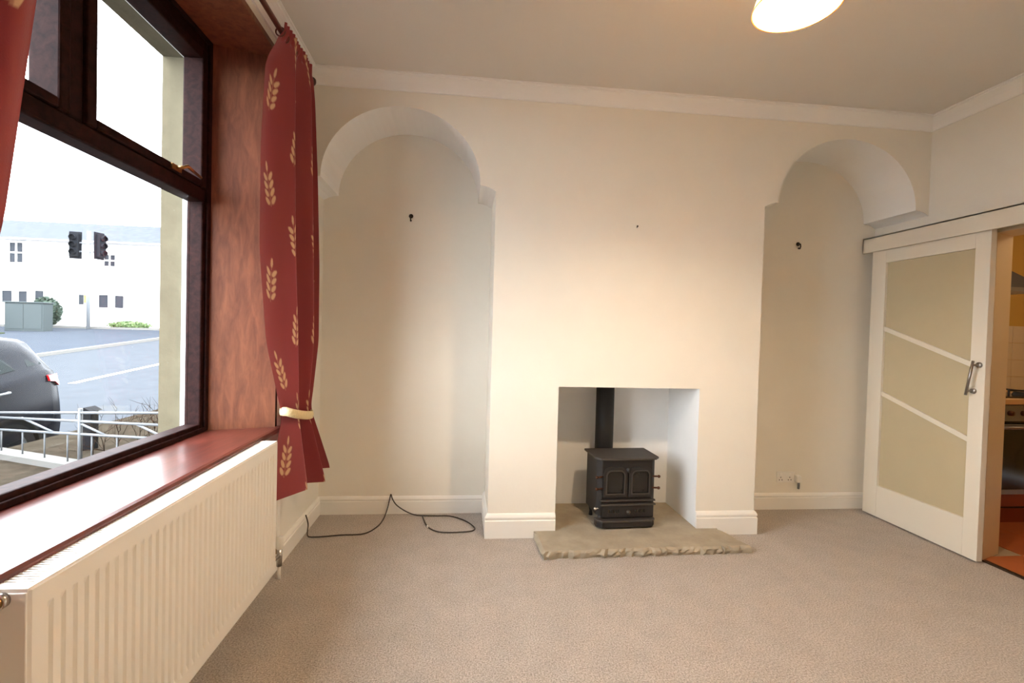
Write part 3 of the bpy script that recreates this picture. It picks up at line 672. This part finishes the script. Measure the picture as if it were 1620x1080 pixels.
def tieback(yc, lab):
    t = thing('curtain_tieback', lab, 'tieback', (-.93, yc, .86))
    q = MB(); n = 40; vs = []; prof = [(0, -.024), (.010, -.020), (.014, 0), (.010, .020), (0, .024), (-.004, 0)]
    hw = .165
    for i in range(n):
        a = 2 * PI * i / n; ca, sa = math.cos(a), math.sin(a)
        base = Vector((-.912 + .056 * sa, yc + hw * ca, .858 - .028 * ca + (-.02 * sa if sa > 0 else 0)))
        nr_ = Vector((sa / .056, ca / hw, 0)).normalized()
        for o_, z_ in prof: p = base + nr_ * o_; vs.append((p.x, p.y, p.z + z_))
    m_ = len(prof); q.add(vs, [(i * m_ + k, i * m_ + (k + 1) % m_, ((i + 1) % n) * m_ + (k + 1) % m_, ((i + 1) % n) * m_ + k) for i in range(n) for k in range(m_)], True)
    q.build('band', 'rope', t)
    MB().tube([(XL, yc, .87), (-.965, yc, .875), (-.962, yc, .89)], .006, 8).build('wall_hook', 'brass', t)
tieback(2.765, 'cream rope tieback round the curtain by the alcove')
tieback(.66, 'cream rope tieback round the curtain nearest the viewer')

# ------------------------------------------------------------------ pendant lamp
LX, LY, LZ = 1.087, 1.523, 2.45
pn = thing('pendant_lamp', 'glowing cream pendant lampshade hanging from the ceiling', 'pendant lamp', (LX, LY, ZC))
sh = MB().lathe([(.135, LZ), (.128, LZ + .03), (.105, LZ + .10), (.07, LZ + .17), (.035, LZ + .20)], (LX, LY, 0), 'z', 48); sh.build('lamp_shade', 'shade', pn)
MB().lathe([(.136, LZ - .002), (.139, LZ), (.136, LZ + .004), (.132, LZ)], (LX, LY, 0), 'z', 48).build('shade_rim', 'shade', pn)
MB().tube([(LX, LY, LZ + .22), (LX, LY, ZC - .03)], .004, 8).build('flex', 'plastic', pn)
MB().lathe([(.05, ZC - .0005), (.05, ZC - .012), (.03, ZC - .03), (.004, ZC - .035)], (LX, LY, 0), 'z', 24).build('ceiling_rose', 'plastic', pn)
MB().lathe([(.018, LZ + .13), (.018, LZ + .20), (.036, LZ + .205), (.01, LZ + .225)], (LX, LY, 0), 'z', 20).build('lamp_holder', 'plastic', pn)
MB().ball((LX, LY, LZ + .135), .026, 10, (1, 1, 1.1)).build('bulb', 'bulb', pn)
L = bpy.data.lights.new('pendant_bulb', 'POINT'); L.energy = BULB_W; L.color = (1, .80, .57); L.shadow_soft_size = .045
Lo = bpy.data.objects.new('pendant_bulb', L); COL.objects.link(Lo); Lo.location = (LX, LY, LZ + .082); Lo.parent = pn; Lo.matrix_parent_inverse = parent_inv(pn)

# ------------------------------------------------------------------ cable, hooks, socket
cpts = [(-.972, 3.141, .13), (-.966, 3.17, .06), (-.95, 3.115, .008), (-.895, 3.101, .006), (-.745, 3.123, .006), (-.61, 3.137, .006), (-.547, 3.235, .006), (-.522, 3.36, .010), (-.508, 3.44, .05), (-.495, 3.463, .115), (-.487, 3.463, .150), (-.475, 3.463, .115), (-.441, 3.458, .070), (-.365, 3.450, .024),
        (-.287, 3.435, .006), (-.161, 3.425, .006), (-.062, 3.416, .006), (.041, 3.332, .006), (.100, 3.232, .006), (.105, 3.175, .006), (.062, 3.146, .006), (-.063, 3.136, .006), (-.146, 3.159, .006), (-.21, 3.243, .006), (-.257, 3.399, .014)]
def smooth_path(P, k=6):
    P = [Vector(p) for p in P]; out = []
    for i in range(len(P) - 1):
        a, b, c, d = P[max(i - 1, 0)], P[i], P[i + 1], P[min(i + 2, len(P) - 1)]
        for j in range(k):
            t = j / k; out.append(.5 * ((2 * b) + (c - a) * t + (2 * a - 5 * b + 4 * c - d) * t * t + (3 * b - a - 3 * c + d) * t ** 3))
    out.append(P[-1])
    for p in out: p.z = max(p.z, .0055)
    return out
cab = thing('aerial_cable', 'thin black cable looping along the carpet in the alcove', 'cable', (-.4, 3.2, 0))
MB().tube(smooth_path(cpts), .0042, 8).build('cord', 'cable', cab)
MB().tube([(-.21, 3.243, .008), (-.205, 3.22, .008)], .0058, 8).build('tape_mark', 'plastic', cab)
def hook(x, z, lab):
    h = thing('wall_hook', lab, 'hook', (x, YA, z), group=None)
    MB().lathe([(.0001, -.010), (.013, -.008), (.016, 0)], (x, YA, z), 'y', 14).build('back_plate', 'hook', h)
    MB().tube([(x, YA - .008, z), (x, YA - .028, z - .004), (x, YA - .032, z - .022), (x, YA - .024, z - .040), (x, YA - .010, z - .036)], .0045, 8).ball((x, YA - .010, z - .034), .007, 6).build('prong', 'hook', h)
hook(-.394, 2.145, 'small dark hook on the wall of the alcove by the curtain'); hook(2.583, 2.080, 'small dark hook on the wall of the alcove by the sliding door')
tag(MB().tube([(1.121, YB, 2.045), (1.119, YB - .014, 2.050)], [.0035, .0035], 8).tube([(1.119, YB - .014, 2.050), (1.1188, YB - .016, 2.0505)], .006, 8).build('picture_nail', 'hook'), 'tiny nail in the middle of the chimney breast', 'nail')
so = thing('wall_socket', 'white wall socket low in the alcove by the sliding door', 'socket', (2.55, YA, .25))
box('face_plate', 'plastic', so, 2.475, 2.622, YA - .009, YA, .210, .296, bevel=.002)
for x in (2.508, 2.583):
    box('rocker', 'white', so, x - .010, x + .010, YA - .012, YA - .008, .270, .286, bevel=.001)
    for dx, dz in ((0, .016), (-.011, -.004), (.011, -.004)): box('pin_hole', 'black', so, x + dx - .003, x + dx + .003, YA - .0095, YA - .008, .235 + dz - .004, .235 + dz + .004)
pl = thing('wall_adaptor', 'small white plug and grey lead beside the socket', 'plug', (2.636, YA, .22))
box('plug_body', 'plastic', pl, 2.626, 2.664, YA - .04, YA, .215, .270, bevel=.006); MB().tube(smooth_path([(2.645, YA - .03, .216), (2.647, YA - .028, .19), (2.650, YA - .022, .165)]), .009, 8).build('lead', 'grey', pl)

# ================================================================== STREET OUTSIDE
GZ = lambda y: -.82 + .07 * y
def slope_quad(name, material, x0, x1, y0, y1, dz, lab, cat, th=.12):
    vs = [(x, y, GZ(y) + dz - t) for t in (th, 0) for y in (y0, y1) for x in (x0, x1)]
    return struct(MB().add(vs, [(0, 2, 3, 1), (4, 5, 7, 6), (0, 1, 5, 4), (2, 6, 7, 3), (0, 4, 6, 2), (1, 3, 7, 5)]).build(name, material), lab, cat)
slope_quad('road', 'tarmac', -12.2, -4.3, -12, 40, 0, 'pale grey street running uphill past the window', 'road')
slope_quad('pavement_far', 'pave', -60, -12.35, -12, 26.2, .07, 'grey far footway in front of the white houses', 'pavement', .2)
slope_quad('kerb_far', 'kerb', -12.35, -12.2, -12, 40, .09, 'pale kerb on the far side of the street', 'kerb', .2)
for i, (y0, y1) in enumerate(((11.3, 15.5), (19.5, 24), (28, 33))):
    pass
rm = struct(slope_quad('road_marking', 'paint', -8.46, -8.32, 11.2, 30, .006, 'white centre line on the street', 'road marking', .004))
gd = struct(MB().box(-4.3, -1.575, -4, 12, -.8, .10).build('garden_bed', 'soil'), 'brown soil of the small front garden', 'garden')
slope_quad('grass_verge', 'grass', -24, -18.2, 18.5, 21.0, .12, 'pale grass verge by the green cabinet', 'verge', .1)

# terraced house
HY = 25.2
hs_ = thing('terraced_house', 'white rendered cottage row with slate roof across the road', 'house', (-20, HY, 1.0))
hl = MB(); HX0, HX1, HB, HE = -34, -8, .2, 5.15
wins = [(-21.62, -21.05, 4.02, 4.96), (-17.45, -16.95, 4.0, 4.55), (-24.6, -24.0, 4.02, 4.96), (-12.9, -12.3, 4.02, 4.96),
        (-21.95, -21.50, 2.10, 2.66), (-21.22, -20.85, 2.12, 2.66), (-20.50, -20.12, 2.18, 2.70), (-17.68, -17.25, 1.98, 2.60), (-16.95, -16.55, 1.98, 2.58), (-14.0, -13.4, 1.98, 2.58), (-24.6, -24.0, 2.1, 2.66)]
hl.box(HX0, HX1, HY, HY + 6, HB, HE).build('wall', 'render', hs_)
MB().prism([(HY - .25, HE - .03), (HY + 3.0, HE + 1.42), (HY + 6.25, HE - .03)], 'x', HX0 - .1, HX1 + .1).build('roof', 'slate', hs_)
MB().tube([(HX0, HY - .22, HE - .05), (HX1, HY - .22, HE - .05)], .07, 8).build('gutter', 'grey', hs_)
for x0, x1, z0, z1 in wins:
    f = MB().box(x0 - .06, x1 + .06, HY - .05, HY + .01, z0 - .06, z0).box(x0 - .06, x1 + .06, HY - .05, HY + .01, z1, z1 + .06).box(x0 - .06, x0, HY - .05, HY + .01, z0, z1).box(x1, x1 + .06, HY - .05, HY + .01, z0, z1)
    if z0 > 3: f.box((x0 + x1) / 2 - .03, (x0 + x1) / 2 + .03, HY - .05, HY + .01, z0, z1).box(x0, x1, HY - .05, HY + .01, (z0 + z1) / 2 - .03, (z0 + z1) / 2 + .03)
    fo = f.build('window', 'white', hs_); box('pane', 'pane', fo, x0, x1, HY - .02, HY - .005, z0, z1)
    box('lintel', 'render', fo, x0 - .12, x1 + .12, HY - .04, HY + .01, z1 + .06, z1 + .22)
ho = box('door', 'white', hs_, -18.75, -18.0, HY - .05, HY + .01, 1.0, 2.75, bevel=.01); box('notice', 'yellow_sign', ho, -18.32, -18.12, HY - .07, HY - .05, 2.18, 2.56)
box('pane', 'pane', ho, -18.55, -18.34, HY - .06, HY - .05, 2.10, 2.58)
for x in (-27, -16.2, -10): box('chimney', 'render', hs_, x, x + .9, HY + 2.6, HY + 3.4, HE + 1.0, HE + 2.1)
struct(MB().box(-34, -8, 24.3, HY - .02, .2, 1.05).build('forecourt', 'kerb'), 'pale paved strip at the foot of the white houses', 'pavement')

# traffic signal
ts = thing('traffic_light', 'grey traffic signal pole with two dark heads across the street', 'traffic light', (-17.3, 24.0, GZ(24) + .07))
bx_, by_, bz_ = -17.3, 24.0, GZ(24) + .05
MB().tube([(bx_, by_, bz_), (bx_, by_, 5.45)], .075, 12).build('pole', 'galv', ts)
for dx, rz in ((-.55, .2), (.45, 1.35)):
    mt = Matrix.Translation((bx_ + dx, by_ - .02, 4.78)) @ Matrix.Rotation(rz, 4, 'Z')
    hd_ = MB().box(-.24, .24, -.02, .02, -.62, .62, mt).box(-.16, .16, -.20, -.02, -.52, .52, mt).build('signal_head', 'dark', ts, .01)
    for k in range(3):
        q = MB().lathe([(.12, -.34), (.12, -.20)], (0, 0, -.33 + k * .33), 'y', 14); MB().add([mt @ Vector(v) for v in q.v], q.f, True).build('hood', 'dark', hd_)
    for bz2 in (4.9, 4.5): MB().tube([(bx_, by_, bz2), (bx_ + dx, by_ - .02, bz2)], .035, 8).build('bracket', 'galv', ts)
cbn = thing('utility_cabinet', 'pale green utility cabinet on the far pavement', 'cabinet', (-18.6, 22.5, GZ(22.5) + .07))
zb = GZ(22.5) + .05
box('cabinet_body', 'green_box', cbn, -19.35, -17.85, 22.3, 22.8, zb, zb + 1.20, bevel=.02); box('cap', 'green_box', cbn, -19.40, -17.80, 22.25, 22.85, zb + 1.20, zb + 1.26, bevel=.02)
box('cabinet_door', 'green_box', cbn, -19.30, -18.62, 22.285, 22.30, zb + .10, zb + 1.15, bevel=.004); box('cabinet_door', 'green_box', cbn, -18.58, -17.90, 22.285, 22.30, zb + .10, zb + 1.15, bevel=.004)
def foliage(name, lab, c, r, n, material, leaf, cat='bush'):
    t = thing(name, lab, cat, (c[0], c[1], c[2] - r[2])); q = MB(); rr = random.Random(5)
    for i in range(n):
        u, v = rr.uniform(-1, 1), rr.uniform(0, 2 * PI); k = rr.uniform(.75, 1.05) ; s_ = math.sqrt(1 - u * u)
        p = Vector((c[0] + r[0] * k * s_ * math.cos(v), c[1] + r[1] * k * s_ * math.sin(v), c[2] + r[2] * k * u))
        a = Vector((rr.uniform(-1, 1), rr.uniform(-1, 1), rr.uniform(-1, 1))).normalized(); b = a.orthogonal().normalized()
        q.add([p - a * leaf, p + b * leaf * .5, p + a * leaf, p - b * leaf * .5], [(0, 1, 2, 3)])
    o = q.build('foliage', material, t, fix=False); MB().ball(c, 1, 8, tuple(x * .8 for x in r)).build('inner_growth', material, t)
    MB().tube([(c[0], c[1], c[2] - r[2] - .1), (c[0], c[1], c[2])], .05, 6).build('stem', 'twig', t)
foliage('clipped_bush', 'rounded dark green bush beside the green cabinet', (-19.65, 24.7, 1.72), (.62, .40, .66), 900, 'leaf', .09)
foliage('low_hedge', 'low strip of green plants at the foot of the white house', (-15.9, 24.6, 1.15), (.95, .25, .20), 700, 'hedge', .06, 'hedge')
bn = thing('grey_bin', 'small grey bin in front of the dark bush', 'bin', (-19.5, 24.0, 1.0))
MB().lathe([(.17, GZ(24) + .07), (.21, 1.72)], (-19.5, 24.05, 0), 'z', 16, True).build('bin_body', 'galv', bn); MB().lathe([(.23, 1.72), (.23, 1.78), (.0001, 1.84)], (-19.5, 24.05, 0), 'z', 16).build('lid', 'galv', bn)
sw = thing('field_stone_wall', 'grey field stone wall at the left edge of the window view', 'stone wall', (-20.7, 21.4, GZ(21.4)))
rr = random.Random(11)
for j in range(5):
    x = -24.0
    while x < -20.0:
        w_ = rr.uniform(.25, .5); z0 = GZ(21.4) + .06 + j * .22
        box('stone', 'drystone', sw, x, x + w_ - .02, 21.2 + rr.uniform(0, .05), 21.6, z0, z0 + .205, bevel=.02); x += w_

# railing along the garden side
A0, A1 = Vector((-4.22, 4.75, 0)), Vector((-2.05, 3.80, 0)); dv = (A1 - A0)
rl = thing('garden_railing', 'white metal railing with crossed braces beside the garden', 'railing', (-3.2, 4.3, .1))
def P(t, z): p = A0 + dv * t; return (p.x, p.y, z)
for za, zb_ in ((.48, .66), (.44, .56), (.33, .455)): MB().tube([P(0, za), P(1, zb_)], .011, 8).build('rail', 'rail', rl)
for t in (.02, .5, .98): MB().tube([P(t, .10), P(t, .52 + .17 * t)], .016, 8).build('post', 'rail', rl)
for i in range(8): MB().tube([P(.06 + i * .125, .14), P(.06 + i * .125, .335 + .12 * (.06 + i * .125))], .006, 6).build('baluster', 'rail', rl)
for t0, t1 in ((.18, .36), (.47, .63), (.78, .92)): MB().tube([P(t0, .45 + .1 * t0), P(t1, .335 + .12 * t1)], .009, 6).build('brace', 'rail', rl)
k_ = dv.normalized(); nn_ = Vector((-k_.y, k_.x, 0)) * .07
MB().add([tuple(Vector(P(t, z)) + nn_ * s_) for t, z, s_ in ((0, .05, -1), (1, .05, -1), (1, .05, 1), (0, .05, 1), (0, .15, -1), (1, .15, -1), (1, .15, 1), (0, .15, 1))], [(0, 1, 2, 3), (4, 5, 6, 7), (0, 1, 5, 4), (1, 2, 6, 5), (2, 3, 7, 6), (3, 0, 4, 7)]).build('coping', 'kerb', rl)
pt = thing('gate_post', 'short dark post standing behind the white railing', 'post', (-3.55, 4.75, .1))
MB().box(-3.60, -3.50, 4.90, 5.0, .10, .47).build('shaft', 'dark', pt, .006); MB().prism([(-3.62, .47), (-3.48, .47), (-3.55, .51)], 'y', 4.88, 5.02).build('cap', 'dark', pt)
bt = thing('bare_shrub', 'leafless twiggy shrub growing against the white railing', 'shrub', (-3.1, 4.1, .1))
rr = random.Random(21)
def branch(mb, p, d, l, r, lev):
    pts = [p]; q = p.copy(); dd = d.copy()
    for i in range(4):
        dd = (dd + Vector((rr.uniform(-.35, .35), rr.uniform(-.35, .35), rr.uniform(-.18, .25)))).normalized(); q = q + dd * l / 4; pts.append(q.copy())
    mb.tube(pts, [r * (1 - .17 * i) for i in range(5)], 4, False)
    if lev > 0:
        for i in range(3 + lev): branch(mb, pts[rr.randint(1, 4)], (dd + Vector((rr.uniform(-1, 1), rr.uniform(-1, 1), rr.uniform(-.3, .8)))).normalized(), l * .6, r * .55, lev - 1)
for i in range(7):
    q = MB(); base = Vector((-3.35 + i * .15, 4.75 - i * .07 + rr.uniform(-.05, .05), .09)); branch(q, base, Vector((rr.uniform(-.4, .4), rr.uniform(-.3, .3), 1)).normalized(), .36, .006, 2); q.build('branch', 'twig', bt, fix=False)

# parked car
car = thing('parked_car', 'dark blue hatchback parked outside, seen from its rear side', 'car', (-5.67, 6.42, GZ(6.42)), local=True)
car.rotation_euler = (math.atan(.07), 0, 0)
SEC = [  # y, half width, belt, roof half width, roof height
    (.0, .66, .96, .56, .98), (-.04, .80, 1.08, .60, 1.12), (-.11, .85, 1.12, .60, 1.32), (-.22, .86, 1.13, .60, 1.49), (-.5, .87, 1.12, .61, 1.54), (-1.0, .87, 1.08, .62, 1.56), (-1.7, .87, 1.04, .63, 1.55),
    (-2.35, .87, 1.01, .62, 1.50), (-2.75, .87, .99, .62, 1.30), (-3.15, .86, .97, .66, 1.02), (-3.8, .83, .86, .60, .90), (-4.1, .72, .72, .5, .74), (-4.2, .6, .6, .4, .62)]
def section(y):
    a = [np.interp(-y, [-q[0] for q in SEC], [q[i] for q in SEC]) for i in range(1, 5)]; hw, be, rw, rf = a
    return [(0, .20), (hw * .8, .20), (hw * .96, .30), (hw, .50), (hw * .995, .72), (hw * .97, be - .10), (hw * .93, be - .01), (hw * .90, be + .01), (rw + (hw * .90 - rw) * .5, be + (rf - be) * .5), (rw, be + (rf - be) * .88), (rw * .85, rf - .005), (0, rf + .015)]
yst = [0, -.04, -.11, -.22, -.35, -.5, -.75, -1.0, -1.35, -1.7, -2.05, -2.35, -2.55, -2.75, -2.95, -3.15, -3.5, -3.8, -3.95, -4.1, -4.2]
vs = []
for y in yst:
    sc = section(y); vs += [(x, y, z) for x, z in sc] + [(-x, y, z) for x, z in reversed(sc[1:-1])]
n = 2 * len(section(0)) - 2; fs = [(i * n + k, i * n + (k + 1) % n, (i + 1) * n + (k + 1) % n, (i + 1) * n + k) for i in range(len(yst) - 1) for k in range(n)]
fs += [tuple(range(n)), tuple(range(len(yst) * n - 1, (len(yst) - 1) * n - 1, -1))]
cb = MB().add(vs, fs, True).build('body', 'car', car)
def side_patch(name, material, poly, off=.006, sgn=1):
    """poly of (y, t) with t between the belt (0) and the roof edge (1)"""
    vs = []
    for k in (0, off):
        for y, t in poly:
            sc = section(y); a, b = sc[7], sc[9]; vs.append((sgn * (a[0] + (b[0] - a[0]) * t + .002 + k), y, a[1] + (b[1] - a[1]) * t))
    n_ = len(poly); return MB().add(vs, [tuple(range(n_)), tuple(range(2 * n_ - 1, n_ - 1, -1))] + [(i, (i + 1) % n_, (i + 1) % n_ + n_, i + n_) for i in range(n_)]).build(name, material, car)
for sg in (1, -1):
    side_patch('rear_side_window', 'car_glass', [(-.56, .14), (-.66, .62), (-.82, .88), (-1.55, .92), (-1.55, .10), (-1.1, .10)], sgn=sg)
    side_patch('front_side_window', 'car_glass', [(-1.63, .10), (-1.63, .92), (-2.2, .90), (-2.62, .40), (-2.75, .12)], sgn=sg)
    side_patch('quarter_glass', 'car_glass', [(-.20, .22), (-.28, .66), (-.38, .60), (-.40, .18)], sgn=sg)
    lt = MB()
    for y0, y1 in ((-.03, -.14), (-.14, -.27)):
        pass
    ylist = [-.012, -.05, -.10, -.16, -.24]; vs = []
    for y in ylist:
        sc = section(y); hwid = sc[4][0]
        zl0, zh0 = (.93, 1.06) if y > -.12 else (.98 + .2 * (-.12 - y), 1.07)
        vs += [(sg * (hwid * .995 + .012), y, zl0), (sg * (hwid * .975 + .010), y, zh0), (sg * (hwid * .88), y, zl0), (sg * (hwid * .86), y, zh0)]
    k = len(ylist); fs = []
    for i in range(k - 1):
        a = 4 * i; fs += [(a, a + 4, a + 5, a + 1), (a + 1, a + 5, a + 7, a + 3), (a + 3, a + 7, a + 6, a + 2), (a + 2, a + 6, a + 4, a)]
    fs += [(0, 1, 3, 2), (4 * k - 4, 4 * k - 2, 4 * k - 1, 4 * k - 3)]
    MB().add(vs, fs).build('tail_light', 'red_lens', car)
    for y in (-.86, -1.9):
        hwid = section(y)[5][0]; MB().tube([(sg * hwid, y + .11, .965), (sg * (hwid + .04), y + .09, .97), (sg * (hwid + .04), y - .07, .965), (sg * hwid, y - .09, .96)], .014, 8).build('door_handle', 'galv', car)
    for y in (-.78, -3.35):
        wh = MB().lathe([(.20, .10), (.30, .10), (.32, .07), (.32, -.07), (.30, -.10), (.20, -.10)], (sg * .77, y, .32), 'x', 28).build('tyre', 'tyre', car)
        hub = MB().lathe([(.0001, sg * .075), (.05, sg * .085), (.06, sg * .07), (.19, sg * .08), (.205, sg * .10), (.205, -sg * .05)], (sg * .77, y, .32), 'x', 28).build('wheel_rim', 'galv', wh)
        MB().lathe([(.33, sg * .11), (.37, sg * .112), (.37, sg * .02), (.33, sg * .02)], (sg * .775, y, .33), 'x', 28).build('wheel_arch', 'tyre', car)
box('rear_bumper', 'car', car, -.70, .70, -.06, .04, .36, .60, bevel=.03)
MB().tube([(-.14, .03, .70), (.14, .03, .70)], .02, 8).build('boot_handle', 'galv', car)
